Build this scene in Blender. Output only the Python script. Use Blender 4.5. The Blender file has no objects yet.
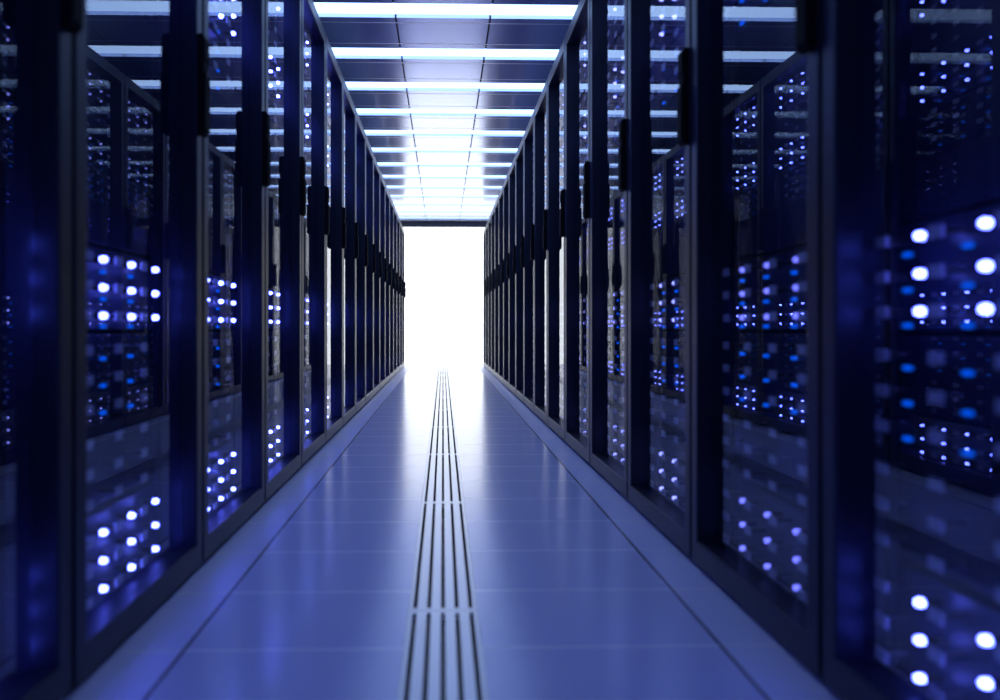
import bpy, bmesh, math
from mathutils import Matrix, Vector

S = bpy.context.scene
C = S.collection

# ------------------------------------------------------------------ sizes (metres)
CAM_H = 0.625
F_PX = 660.0
P = 0.602                      # rack pitch along the aisle
RACK_W = P - 0.010
RACK_H = 2.20
RACK_D = 0.92
X_LEFT, X_RIGHT = -0.625, 0.657
Y0_LEFT, Y0_RIGHT = 0.535, 0.534   # near edge of the first rack on each side
N_RACK = 17
CEIL = CAM_H + 1.843
ROOM = 1.60
Y_BACK, Y_END = -1.30, 11.42
TILE = 0.2805

# ------------------------------------------------------------------ materials
def new_mat(name):
    m = bpy.data.materials.new(name)
    m.use_nodes = True
    nt = m.node_tree
    nt.nodes.clear()
    out = nt.nodes.new('ShaderNodeOutputMaterial')
    return m, nt, out

def principled(name, col, rough=0.4, metal=0.0, spec=0.5, noise=0.0, nscale=(30, 30, 30)):
    m, nt, out = new_mat(name)
    b = nt.nodes.new('ShaderNodeBsdfPrincipled')
    b.inputs['Base Color'].default_value = (*col, 1)
    b.inputs['Roughness'].default_value = rough
    b.inputs['Metallic'].default_value = metal
    b.inputs['Specular IOR Level'].default_value = spec
    nt.links.new(b.outputs[0], out.inputs[0])
    if noise:
        tc = nt.nodes.new('ShaderNodeTexCoord')
        mp = nt.nodes.new('ShaderNodeMapping')
        mp.inputs['Scale'].default_value = nscale
        n = nt.nodes.new('ShaderNodeTexNoise')
        n.inputs['Scale'].default_value = 1.0
        n.inputs['Detail'].default_value = 3
        r = nt.nodes.new('ShaderNodeMapRange')
        r.inputs['To Min'].default_value = rough - noise
        r.inputs['To Max'].default_value = rough + noise
        nt.links.new(tc.outputs['Object'], mp.inputs[0])
        nt.links.new(mp.outputs[0], n.inputs['Vector'])
        nt.links.new(n.outputs['Fac'], r.inputs['Value'])
        nt.links.new(r.outputs[0], b.inputs['Roughness'])
    return m

def emissive(name, col, strength):
    m, nt, out = new_mat(name)
    e = nt.nodes.new('ShaderNodeEmission')
    e.inputs[0].default_value = (*col, 1)
    e.inputs[1].default_value = strength
    nt.links.new(e.outputs[0], out.inputs[0])
    return m

def glass_mat(name, f0, f90):
    """tinted clear pane: transparent plus a mirror reflection that rises at grazing angles"""
    m, nt, out = new_mat(name)
    L = nt.links.new
    geo = nt.nodes.new('ShaderNodeNewGeometry')
    dot = nt.nodes.new('ShaderNodeVectorMath'); dot.operation = 'DOT_PRODUCT'
    L(geo.outputs['Incoming'], dot.inputs[0]); L(geo.outputs['Normal'], dot.inputs[1])
    ab = nt.nodes.new('ShaderNodeMath'); ab.operation = 'ABSOLUTE'
    L(dot.outputs['Value'], ab.inputs[0])
    inv = nt.nodes.new('ShaderNodeMath'); inv.operation = 'SUBTRACT'
    inv.inputs[0].default_value = 1.0; L(ab.outputs[0], inv.inputs[1])
    pw = nt.nodes.new('ShaderNodeMath'); pw.operation = 'POWER'
    L(inv.outputs[0], pw.inputs[0]); pw.inputs[1].default_value = 5.0
    mr = nt.nodes.new('ShaderNodeMapRange')
    mr.inputs['To Min'].default_value = f0; mr.inputs['To Max'].default_value = f90
    L(pw.outputs[0], mr.inputs['Value'])
    tr = nt.nodes.new('ShaderNodeBsdfTransparent'); tr.inputs[0].default_value = (0.90, 0.92, 0.97, 1)
    gl = nt.nodes.new('ShaderNodeBsdfAnisotropic'); gl.inputs['Roughness'].default_value = 0.0
    gl.inputs['Color'].default_value = (0.95, 0.97, 1.0, 1)
    fr = nt.nodes.new('ShaderNodeMath'); fr.operation = 'SUBTRACT'      # one reflection per pane: only where light enters it
    fr.inputs[0].default_value = 1.0; L(geo.outputs['Backfacing'], fr.inputs[1])
    ml = nt.nodes.new('ShaderNodeMath'); ml.operation = 'MULTIPLY'
    L(mr.outputs[0], ml.inputs[0]); L(fr.outputs[0], ml.inputs[1])
    mx = nt.nodes.new('ShaderNodeMixShader')
    L(ml.outputs[0], mx.inputs[0]); L(tr.outputs[0], mx.inputs[1]); L(gl.outputs[0], mx.inputs[2])
    L(mx.outputs[0], out.inputs[0])
    return m

def floor_mat():
    m, nt, out = new_mat('glossy_floor_panels')
    L = nt.links.new
    N = nt.nodes.new
    tc = N('ShaderNodeTexCoord'); sep = N('ShaderNodeSeparateXYZ')
    L(tc.outputs['Object'], sep.inputs[0])
    def math_(op, a, b=None):
        n = N('ShaderNodeMath'); n.operation = op
        for k, v in enumerate((a, b)):
            if v is None: continue
            if isinstance(v, (int, float)): n.inputs[k].default_value = v
            else: L(v, n.inputs[k])
        return n.outputs[0]
    # cross seams, one every TILE; pale colour paints in the light they reflect
    t = math_('MODULO', math_('ADD', math_('SUBTRACT', sep.outputs['Y'], 1.8497), 100 * TILE + 0.003), TILE)
    cross = math_('LESS_THAN', t, 0.006)
    # long seams beside the racks
    sl = math_('LESS_THAN', math_('ABSOLUTE', math_('ADD', sep.outputs['X'], 0.5025)), 0.0035)
    sr = math_('LESS_THAN', math_('ABSOLUTE', math_('SUBTRACT', sep.outputs['X'], 0.547)), 0.0035)
    longs = math_('MAXIMUM', sl, sr)
    n = N('ShaderNodeTexNoise'); n.inputs['Scale'].default_value = 60; n.inputs['Detail'].default_value = 4
    L(tc.outputs['Object'], n.inputs['Vector'])
    rr = N('ShaderNodeMapRange'); rr.inputs['To Min'].default_value = FLOOR_R - 0.015; rr.inputs['To Max'].default_value = FLOOR_R + 0.015
    L(n.outputs['Fac'], rr.inputs['Value'])
    rough = N('ShaderNodeMix'); rough.data_type = 'FLOAT'
    L(cross, rough.inputs[0]); L(rr.outputs[0], rough.inputs[2]); rough.inputs[3].default_value = 0.28
    c1 = N('ShaderNodeMix'); c1.data_type = 'RGBA'
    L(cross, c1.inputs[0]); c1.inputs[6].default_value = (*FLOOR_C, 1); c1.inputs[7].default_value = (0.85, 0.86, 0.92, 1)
    c2 = N('ShaderNodeMix'); c2.data_type = 'RGBA'
    L(longs, c2.inputs[0]); L(c1.outputs[2], c2.inputs[6]); c2.inputs[7].default_value = (0.03, 0.03, 0.05, 1)
    b = N('ShaderNodeBsdfPrincipled')
    # the narrow border panels under the rack doors have a duller, greyer finish
    edge = math_('MAXIMUM', math_('LESS_THAN', sep.outputs['X'], -0.5025), math_('GREATER_THAN', sep.outputs['X'], 0.547))
    r2 = N('ShaderNodeMix'); r2.data_type = 'FLOAT'
    L(edge, r2.inputs[0]); L(rough.outputs[0], r2.inputs[2]); r2.inputs[3].default_value = 0.34
    L(c2.outputs[2], b.inputs['Base Color']); L(r2.outputs[0], b.inputs['Roughness'])
    b.inputs['Specular IOR Level'].default_value = 1.0
    b.inputs['IOR'].default_value = 1.7
    L(b.outputs[0], out.inputs[0])
    return m

FLOOR_R = 0.19
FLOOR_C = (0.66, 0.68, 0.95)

M = {
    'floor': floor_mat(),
    'trough': principled('black_channel', (0.004, 0.004, 0.006), 0.8),
    'grate': principled('brushed_grate_metal', (0.55, 0.58, 0.64), 0.30, 0.6, noise=0.05, nscale=(200, 10, 50)),
    'ceiling': principled('satin_ceiling_metal', (0.60, 0.66, 0.95), 0.19, 0.5, 0.8, noise=0.03, nscale=(3, 160, 3)),
    'ceiling_gap': principled('black_ceiling_gap', (0.004, 0.004, 0.006), 0.9),
    'light_metal': principled('pale_light_trim', (0.95, 0.95, 0.97), 0.5, 1.0),
    'wall': principled('dark_wall', (0.05, 0.055, 0.08), 0.7, noise=0.05),
    'beam': principled('charcoal_beam', (0.055, 0.06, 0.07), 0.5),
    'frame': principled('black_powder_coat', (0.013, 0.0155, 0.027), 0.38, 0.0, 0.5, noise=0.04, nscale=(60, 60, 60)),
    'body': principled('black_cabinet_sheet', (0.022, 0.025, 0.045), 0.45, noise=0.04),
    'handle': principled('black_handle_plastic', (0.008, 0.008, 0.010), 0.75, 0.0, 0.1),
    'face': principled('dark_server_bezel', (0.024, 0.029, 0.06), 0.38, 0.0, 0.4, noise=0.05),
    'latch': principled('grey_drive_latch', (0.66, 0.66, 0.70), 0.5),
    'glass': glass_mat('door_glass', 0.165, 0.62),
    'lamp': emissive('cold_white_diffuser', (0.37, 0.57, 1.0), 3.3),
    'glow': emissive('white_glowing_wall', (0.92, 0.96, 1.0), 2.5),
    'led': emissive('white_blue_led', (0.095, 0.12, 1.0), 40.0),
    'led_mid': emissive('pale_violet_led', (0.25, 0.27, 1.0), 4.5),
    'led_dim': emissive('violet_led', (0.16, 0.175, 1.0), 2.6),
    'led_blue': emissive('blue_led', (0.0, 0.09, 0.80), 1.4),
}

for key in ('frame', 'body'):
    for nd in M[key].node_tree.nodes:
        if nd.type == 'BSDF_PRINCIPLED':
            nd.inputs['Specular Tint'].default_value = (0.62, 0.74, 1.0, 1)

# ------------------------------------------------------------------ mesh helpers
def box(bm, x0, x1, y0, y1, z0, z1, mi=0):
    vs = [bm.verts.new(p) for p in ((x0, y0, z0), (x1, y0, z0), (x1, y1, z0), (x0, y1, z0),
                                    (x0, y0, z1), (x1, y0, z1), (x1, y1, z1), (x0, y1, z1))]
    for q in ((3, 2, 1, 0), (4, 5, 6, 7), (0, 1, 5, 4), (1, 2, 6, 5), (2, 3, 7, 6), (3, 0, 4, 7)):
        bm.faces.new([vs[i] for i in q]).material_index = mi
    return vs

def prism(bm, pts, axis, a0, a1, mi=0):
    """closed outline (list of 2-D points) extruded along an axis"""
    def co(p, a):
        return {'x': (a, p[0], p[1]), 'y': (p[0], a, p[1]), 'z': (p[0], p[1], a)}[axis]
    lo = [bm.verts.new(co(p, a0)) for p in pts]
    hi = [bm.verts.new(co(p, a1)) for p in pts]
    n = len(pts)
    fs = [bm.faces.new(lo[::-1]), bm.faces.new(hi)]
    for i in range(n):
        fs.append(bm.faces.new((lo[i], lo[(i + 1) % n], hi[(i + 1) % n], hi[i])))
    for f in fs: f.material_index = mi

def peg(bm, x, z, y0, y1, rx, rz, seg=12, mi=0):
    """domed peg pointing to -y: barrel from y1 to near y0, rounded tip at y0"""
    d = min(rx, rz, (y1 - y0)) * 0.8
    rings = [(y1, 1.0), (y0 + d, 1.0), (y0 + d * 0.35, 0.80), (y0, 0.42)]
    loops = []
    for (y, k) in rings:
        loops.append([bm.verts.new((x + rx * k * math.cos(2 * math.pi * i / seg), y, z + rz * k * math.sin(2 * math.pi * i / seg))) for i in range(seg)])
    for a, b in zip(loops, loops[1:]):
        for i in range(seg):
            bm.faces.new((a[i], b[i], b[(i + 1) % seg], a[(i + 1) % seg])).material_index = mi
    bm.faces.new(loops[-1][::-1]).material_index = mi
    bm.faces.new(loops[0]).material_index = mi

def mesh_of(name, bm, mats, bevel=0.0, seg=2):
    if bevel:
        bmesh.ops.bevel(bm, geom=list(bm.edges), offset=bevel, segments=seg, affect='EDGES', profile=0.5, clamp_overlap=True)
    bmesh.ops.recalc_face_normals(bm, faces=list(bm.faces))
    me = bpy.data.meshes.new(name)
    bm.to_mesh(me); bm.free()
    for m in (mats if isinstance(mats, (list, tuple)) else [mats]):
        me.materials.append(m)
    return me

def link(name, me, parent=None, loc=(0, 0, 0)):
    o = bpy.data.objects.new(name, me)
    C.objects.link(o)
    o.location = loc
    if parent: o.parent = parent
    return o

def tag(o, label, cat, group=None):
    o['label'] = label; o['category'] = cat
    if group: o['group'] = group
    return o

def empty(name, loc, rz=0.0):
    o = bpy.data.objects.new(name, None)
    C.objects.link(o)
    o.empty_display_size = 0.1
    o.location = loc; o.rotation_euler = (0, 0, rz)
    return o

def structure(name, bm, mats):
    o = link(name, mesh_of(name, bm, mats)); o['kind'] = 'structure'
    return o

ORD = ['first', 'second', 'third', 'fourth', 'fifth', 'sixth', 'seventh', 'eighth', 'ninth', 'tenth', 'eleventh',
       'twelfth', 'thirteenth', 'fourteenth', 'fifteenth', 'sixteenth', 'seventeenth']

# ------------------------------------------------------------------ the room
GW = 0.0770                     # half width of the slotted channel
bm = bmesh.new()
box(bm, -ROOM, -GW, Y_BACK, Y_END, -0.08, 0)
box(bm, GW, ROOM, Y_BACK, Y_END, -0.08, 0)
box(bm, -GW, GW, Y_BACK, Y_END, -0.08, -0.045, 1)
structure('floor', bm, [M['floor'], M['trough']])

# ceiling: satin panels between the recessed light strips, dark joints between panels
LAMP_B = 0.602
LAMP_Y = 3.752                  # near edge of the first strip in view
LAMP_W = 0.174
LAMP_X = 1.14                   # half length of a strip
N_VIS = 13
N_PRE = 4
lamp_y = [LAMP_Y + (i - N_PRE) * LAMP_B for i in range(N_VIS + N_PRE)]
SX, GAP = 0.281, 0.0055
xs = [-LAMP_X, -3 * SX, -SX, SX, 3 * SX, LAMP_X]
bm = bmesh.new()
edges = [Y_BACK] + [v for y in lamp_y for v in (y, y + LAMP_W)] + [Y_END]
for a, b in zip(edges[0::2], edges[1::2]):
    if b - a < 0.01: continue
    for i in range(5):
        x0 = xs[i] + (GAP if i > 0 else 0)
        x1 = xs[i + 1] - (GAP if i < 4 else 0)
        box(bm, x0, x1, a, b, CEIL, CEIL + 0.022)
for s in (-1, 1):
    box(bm, min(s * LAMP_X, s * ROOM), max(s * LAMP_X, s * ROOM), Y_BACK, Y_END, CEIL, CEIL + 0.022)
for a, b in zip(edges[0::2], edges[1::2]):
    if b - a < 0.01: continue
    for x in xs[1:-1]:
        box(bm, x - GAP, x + GAP, a, b, CEIL + 0.002, CEIL + 0.022, 1)
box(bm, -ROOM, ROOM, Y_BACK, Y_END, CEIL + 0.05, CEIL + 0.08, 1)
structure('ceiling', bm, [M['ceiling'], M['ceiling_gap']])

bm = bmesh.new(); box(bm, -ROOM - 0.1, -ROOM, Y_BACK, Y_END + 0.1, -0.08, CEIL + 0.08); structure('wall_left', bm, M['wall'])
bm = bmesh.new(); box(bm, ROOM, ROOM + 0.1, Y_BACK, Y_END + 0.1, -0.08, CEIL + 0.08); structure('wall_right', bm, M['wall'])
# header beam and the white end wall, the wall itself emitting the bright light
BEAM_Z = CAM_H + 1.742
bm = bmesh.new(); box(bm, -ROOM, ROOM, Y_END - 0.03, Y_END + 0.1, BEAM_Z, CEIL + 0.08); structure('trim_1', bm, M['beam'])
bm = bmesh.new(); box(bm, -ROOM, ROOM, Y_END, Y_END + 0.1, -0.08, BEAM_Z); structure('wall_end', bm, M['glow'])

# ------------------------------------------------------------------ ceiling light strips
bm = bmesh.new()
box(bm, -LAMP_X + 0.004, LAMP_X - 0.004, 0.003, LAMP_W - 0.003, CEIL + 0.020, CEIL + 0.028)
diff_me = mesh_of('diffuser', bm, M['lamp'])
bm = bmesh.new()
box(bm, -LAMP_X + 0.004, LAMP_X - 0.004, 0.003, LAMP_W - 0.003, CEIL + 0.028, CEIL + 0.046)
house_me = mesh_of('housing', bm, M['light_metal'])
bm = bmesh.new()
box(bm, -LAMP_X + 0.01, LAMP_X - 0.01, -0.0045, 0.0045, CEIL - 0.0005, CEIL)
trim_me = mesh_of('edge_trim', bm, M['light_metal'])
for i, y in enumerate(lamp_y):
    t = empty('ceiling_light', (0, y, 0))
    link('housing', house_me, t); link('diffuser', diff_me, t); link('edge_trim', trim_me, t, (0, -0.070, 0)); link('edge_trim', trim_me, t, (0, LAMP_W + 0.065, 0))
    k = i - N_PRE
    if k < 0:
        lab = 'cold white ceiling light strip above the viewer, %s back from the nearest strip in view' % ORD[-k - 1]
    elif k == 0:
        lab = 'widest and nearest cold white ceiling light strip at the top edge'
    elif k == N_VIS - 1:
        lab = 'farthest thin ceiling light strip, right against the dark end beam'
    else:
        lab = '%s ceiling light strip from the front of the aisle, cold white' % ORD[k]
    tag(t, lab, 'ceiling light', 'recessed light strips across the ceiling')

# ------------------------------------------------------------------ slotted floor grates
GL, GY = 0.903, 1.4576
SLOT_P, SLOT_W = 0.0310, 0.0092
def grate_mesh():
    bm = bmesh.new()
    e = GW - 0.0008
    cuts = [-e]
    for i in range(-2, 3):
        cuts += [i * SLOT_P - SLOT_W / 2, i * SLOT_P + SLOT_W / 2]
    cuts.append(e)
    ys = [0.001, 0.013, GL - 0.013, GL - 0.001]
    bm = bmesh.new()
    V = {}
    def v(i, j, t):
        if (i, j, t) not in V: V[(i, j, t)] = bm.verts.new((cuts[i], ys[j], 0.0012 if t else -0.012))
        return V[(i, j, t)]
    solid = lambda i, j: 0 <= i < len(cuts) - 1 and 0 <= j < 3 and not (i % 2 == 1 and j == 1)
    for i in range(len(cuts) - 1):
        for j in range(3):
            if not solid(i, j): continue
            bm.faces.new((v(i, j, 1), v(i + 1, j, 1), v(i + 1, j + 1, 1), v(i, j + 1, 1)))
            bm.faces.new((v(i, j, 0), v(i, j + 1, 0), v(i + 1, j + 1, 0), v(i + 1, j, 0)))
            for (di, dj, p, q) in ((-1, 0, (i, j), (i, j + 1)), (1, 0, (i + 1, j + 1), (i + 1, j)), (0, -1, (i + 1, j), (i, j)), (0, 1, (i, j + 1), (i + 1, j + 1))):
                if not solid(i + di, j + dj):
                    bm.faces.new((v(*p, 0), v(*q, 0), v(*q, 1), v(*p, 1)))
    return mesh_of('slotted_plate', bm, M['grate'])
gm = grate_mesh()
bm = bmesh.new()
box(bm, -0.02, 0.02, -0.012, 0.012, -0.045, -0.012)
foot_me = mesh_of('support_foot', bm, M['trough'])
NG = 12
for k in range(NG):
    y = GY + (k - 1) * GL
    L = GL if y + GL < Y_END - 0.02 else None
    if L is None: break
    t = empty('floor_grate', (0, y, 0))
    link('slotted_plate', gm, t); [link('support_foot', foot_me, t, (0, yy, 0)) for yy in (0.02, GL - 0.02)]
    if k == 0: lab = 'nearest five-slot metal floor grate, running off the bottom edge'
    elif k == NG - 1: lab = 'farthest five-slot floor grate, lost in the white glare'
    else: lab = '%s five-slot metal floor grate from the front along the aisle' % ORD[k]
    tag(t, lab, 'floor grate', 'slotted grates along the middle of the floor')

# ------------------------------------------------------------------ server rack (local: x along the door, y into the rack, z up)
HW = RACK_W / 2
def sx(s): return s - P / 2                     # door coordinate s (0..P) to local x
STILE, RB, RT = 0.0435, 0.072, RACK_H - 0.064
DOOR_T, GLASS_Y = 0.046, 0.0355
FACE_Y = 0.112

bm = bmesh.new()
z0, z1 = 0.03, RACK_H
box(bm, -HW, -HW + 0.018, DOOR_T + 0.003, RACK_D, z0, z1)
box(bm, HW - 0.018, HW, DOOR_T + 0.003, RACK_D, z0, z1)
box(bm, -HW + 0.018, HW - 0.018, DOOR_T + 0.003, RACK_D, z1 - 0.02, z1)
box(bm, -HW + 0.018, HW - 0.018, DOOR_T + 0.003, RACK_D, z0, z0 + 0.022)
box(bm, -HW + 0.018, HW - 0.018, RACK_D - 0.018, RACK_D, z0 + 0.022, z1 - 0.02)
body_me = mesh_of('cabinet', bm, M['body'])
bm = bmesh.new()
box(bm, -HW + 0.02, HW - 0.02, 0.03, RACK_D - 0.03, 0.0, 0.03)
plinth_me = mesh_of('plinth', bm, M['handle'])
# mounting rails inside
bm = bmesh.new()
for x in (0.0,):
    box(bm, x - 0.006, x + 0.006, 0.10, 0.14, z0 + 0.022, z1 - 0.02)
rail_me = mesh_of('mounting_rail', bm, M['body'])
# door frame ring: outer and inner rectangles joined
def door_frame():
    bm = bmesh.new()
    zb, zt = 0.014, RACK_H
    xo, xi = HW, P / 2 - STILE
    o = [(-xo, zb), (xo, zb), (xo, zt), (-xo, zt)]
    n = [(-xi, RB), (xi, RB), (xi, RT), (-xi, RT)]
    V = {}
    for key, pts in (('o', o), ('i', n)):
        for d, y in (('f', 0.0), ('b', DOOR_T)):
            V[key + d] = [bm.verts.new((p[0], y, p[1])) for p in pts]
    for i in range(4):
        j = (i + 1) % 4
        bm.faces.new((V['of'][i], V['of'][j], V['if'][j], V['if'][i]))
        bm.faces.new((V['ob'][i], V['ib'][i], V['ib'][j], V['ob'][j]))
        bm.faces.new((V['of'][i], V['ob'][i], V['ob'][j], V['of'][j]))
        bm.faces.new((V['if'][i], V['if'][j], V['ib'][j], V['ib'][i]))
    bmesh.ops.recalc_face_normals(bm, faces=list(bm.faces))
    ed = [e for e in bm.edges if all(abs(v.co.y) < 1e-6 for v in e.verts) and
          (sum(v in V['of'] for v in e.verts) in (0, 2))]
    bmesh.ops.bevel(bm, geom=ed, offset=0.0035, segments=2, affect='EDGES', profile=0.5)
    return mesh_of('door_frame', bm, M['frame'])
frame_me = door_frame()
bm = bmesh.new()
box(bm, -(P / 2 - STILE) , (P / 2 - STILE), GLASS_Y, GLASS_Y + 0.0015, RB, RT)
glass_me = mesh_of('glass_pane', bm, M['glass'])
# swing handle: long lower grip and shorter upper lock, both with cut corners
HS = P - 0.026
bm = bmesh.new()
zl, zm, zt = 1.117, 1.277, 1.375
prism(bm, [(0.0, zl + 0.004), (-0.012, zl), (-0.022, zl + 0.012), (-0.022, zm - 0.004), (-0.018, zm), (0.0, zm)], 'x', sx(HS) - 0.017, sx(HS) + 0.017)
grip_me = mesh_of('handle', bm, M['handle'], 0.0015, 1)
bm = bmesh.new()
prism(bm, [(0.0, zm + 0.002), (-0.014, zm + 0.002), (-0.017, zm + 0.008), (-0.017, zm + 0.03), (-0.020, zm + 0.034), (-0.020, zt - 0.010), (-0.012, zt), (0.0, zt)], 'x', sx(HS) - 0.016, sx(HS) + 0.016)
lock_me = mesh_of('lock', bm, M['handle'], 0.0015, 1)
# servers
U_H, U_P = 0.178, 0.1865
ROW = 0.0585
US0, US1 = 0.036, P - 0.036
SQ = [0.058 + 0.1200 * j for j in range(4)]
LW = [0.131 + 0.1235 * j for j in range(4)]
LB = [0.062 + 0.125 * j for j in range(4)]
rows = [ROW, 0.0, -ROW]

def chassis_bm():
    bm = bmesh.new()
    box(bm, sx(US0), sx(US1), FACE_Y, 0.72, -U_H / 2, U_H / 2)
    return bm
def latch_bm(bm, s, r, mi=0, arm=1):
    w, h = 0.0145, 0.0095
    box(bm, sx(s) - w, sx(s) + w, 0.0675, 0.0715, r - h, r + h, mi)
    box(bm, sx(s) - 0.004, sx(s) + 0.004, 0.0705, FACE_Y + 0.001, r - 0.004, r + 0.004, arm)
def white_bm(bm, s, r, mi=0, stem=1):
    peg(bm, sx(s), r, 0.0725, 0.0845, 0.0062, 0.0062, 12, mi)
    peg(bm, sx(s), r, 0.0835, FACE_Y, 0.0050, 0.0050, 12, stem)
def blue_bm(bm, s, r, mi=0): peg(bm, sx(s), r - 0.0215, 0.105, FACE_Y, 0.0105, 0.0042, 10, mi)

chassis_me = mesh_of('server', chassis_bm(), M['face'], 0.0015, 1)
bm = bmesh.new()
box(bm, sx(US0), sx(US1), FACE_Y + 0.002, FACE_Y + 0.02, 0.806, 1.391)  # added panel, catches LED light so the empty bay reads navy
catch_me = mesh_of('light_catch_panel', bm, M['face'], 0.001, 1)
bm = bmesh.new(); latch_bm(bm, P / 2, 0); latch_me = mesh_of('drive_latch', bm, [M['latch'], M['handle']], 0.0006, 1)
white_me = {}
for key in ('led', 'led_mid', 'led_dim'):
    bm = bmesh.new(); white_bm(bm, P / 2, 0); white_me[key] = mesh_of('white_indicator', bm, [M[key], M['handle']])
bm = bmesh.new(); blue_bm(bm, P / 2, 0); blue_me = mesh_of('blue_indicator', bm, M['led_blue'])

def far_server(white, blue, key):
    bm = chassis_bm()
    for r in rows:
        for s in SQ: latch_bm(bm, s, r, 1, 0)
        if white:
            for s in LW: white_bm(bm, s, r, 2, 0)
        if blue:
            for s in LB: blue_bm(bm, s, r, 3)
    return mesh_of('server', bm, [M['face'], M['latch'], M[key], M['led_blue']])
far_cache = {}

# which of the eight servers carries white / blue lights, bottom to top
UNITS = [(0.142, 1, 0), (0.3355, 0, 0), (0.522, 0, 1), (0.709, 1, 1),
         (1.487, 0, 1), (1.674, 1, 1), (1.861, 0, 0), (2.048, 1, 0)]

def build_rack(name, detail, key):
    t = empty(name, (0, 0, 0))
    link('cabinet', body_me, t); link('plinth', plinth_me, t); [link('mounting_rail', rail_me, t, (q * (HW - 0.0245), 0, 0)) for q in (-1, 1)]
    link('door_frame', frame_me, t); link('glass_pane', glass_me, t)
    link('light_catch_panel', catch_me, t)
    h = link('handle', grip_me, t); link('lock', lock_me, h)
    for (z, w, b) in UNITS:
        if detail:
            u = link('server', chassis_me, t, (0, 0, z))
            for r in rows:
                for s in SQ: link('drive_latch', latch_me, u, (sx(s), 0, r))
                if w:
                    for s in LW: link('white_indicator', white_me[key], u, (sx(s), 0, r))
                if b:
                    for s in LB: link('blue_indicator', blue_me, u, (sx(s), 0, r))
        else:
            k = (w, b, key)
            if k not in far_cache: far_cache[k] = far_server(w, b, key)
            link('server', far_cache[k], t, (0, 0, z))
    return t

def copy_tree(o, parent=None):
    c = o.copy(); C.objects.link(c)
    if parent: c.parent = parent
    for ch in list(kids.get(o, [])):
        copy_tree(ch, c)
    return c

protos = {}
kids = {}
def rack(detail, key):
    if (detail, key) not in protos:
        t = build_rack('server_rack', detail, key)
        protos[(detail, key)] = t
        stack = [t]
        while stack:
            q = stack.pop(); kids[q] = list(q.children); stack += kids[q]
        return t
    return copy_tree(protos[(detail, key)])

LEFT_WORDS = {
    0: 'black glass-door server rack at the far left edge, cut by the frame',
    1: 'largest glass-door rack fully in view on the left, nine bright low lights',
    16: 'last black server rack of the left row, beside the white end wall',
}
RIGHT_WORDS = {
    0: 'nearest black glass-door rack at the right edge with big blurred white lights',
    1: 'second rack of the right row, dim violet lights behind its glass door',
    16: 'last black server rack of the right row, beside the white end wall',
}
for side in ('left', 'right'):
    for k in range(N_RACK):
        detail = k <= 6
        key = 'led'
        if side == 'right' and k == 1: key = 'led_dim'
        elif side == 'right' and k >= 2: key = 'led_mid'
        t = rack(detail, key)
        if side == 'left':
            t.location = (X_LEFT, Y0_LEFT + (k + 0.5) * P - 0.006, 0); t.rotation_euler = (0, 0, math.pi / 2)
            words = LEFT_WORDS
        else:
            t.location = (X_RIGHT, Y0_RIGHT + (k + 0.5) * P, 0); t.rotation_euler = (0, 0, -math.pi / 2)
            words = RIGHT_WORDS
        lab = words.get(k) or '%s black server rack from the front in the %s row, glass door' % (ORD[k], side)
        tag(t, lab, 'server rack', 'server racks in the %s row' % side)

# ------------------------------------------------------------------ world, camera, view
w = bpy.data.worlds.new('World'); S.world = w
w.use_nodes = True
bg = w.node_tree.nodes.get('Background') or w.node_tree.nodes.new('ShaderNodeBackground')
bg.inputs[0].default_value = (0.12, 0.17, 0.52, 1); bg.inputs[1].default_value = 0.6

YAW = math.radians(1.2)          # the camera looks very slightly to the right
cam = bpy.data.cameras.new('Camera'); co = bpy.data.objects.new('Camera', cam); C.objects.link(co)
co.location = (0, 0, CAM_H); co.rotation_euler = (math.pi / 2, 0, -YAW)
cam.sensor_fit = 'HORIZONTAL'; cam.sensor_width = 36
cam.lens = 36 * F_PX / 1000
cam.shift_x = (500 - 443 - F_PX * math.tan(YAW)) / 1000; cam.shift_y = -(350 - 328) / 1000
cam.clip_start = 0.02; cam.clip_end = 100
cam.dof.use_dof = True; cam.dof.focus_distance = 4.2; cam.dof.aperture_fstop = 1.5
S.camera = co

S.cycles.max_bounces = 12
S.cycles.glossy_bounces = 6
S.cycles.transparent_max_bounces = 24
S.cycles.sample_clamp_indirect = 4.0
S.cycles.caustics_reflective = True
S.view_settings.view_transform = 'Standard'
S.view_settings.look = 'None'
S.view_settings.gamma = 1.0
S.view_settings.use_curve_mapping = False
S.view_settings.exposure = 0.0
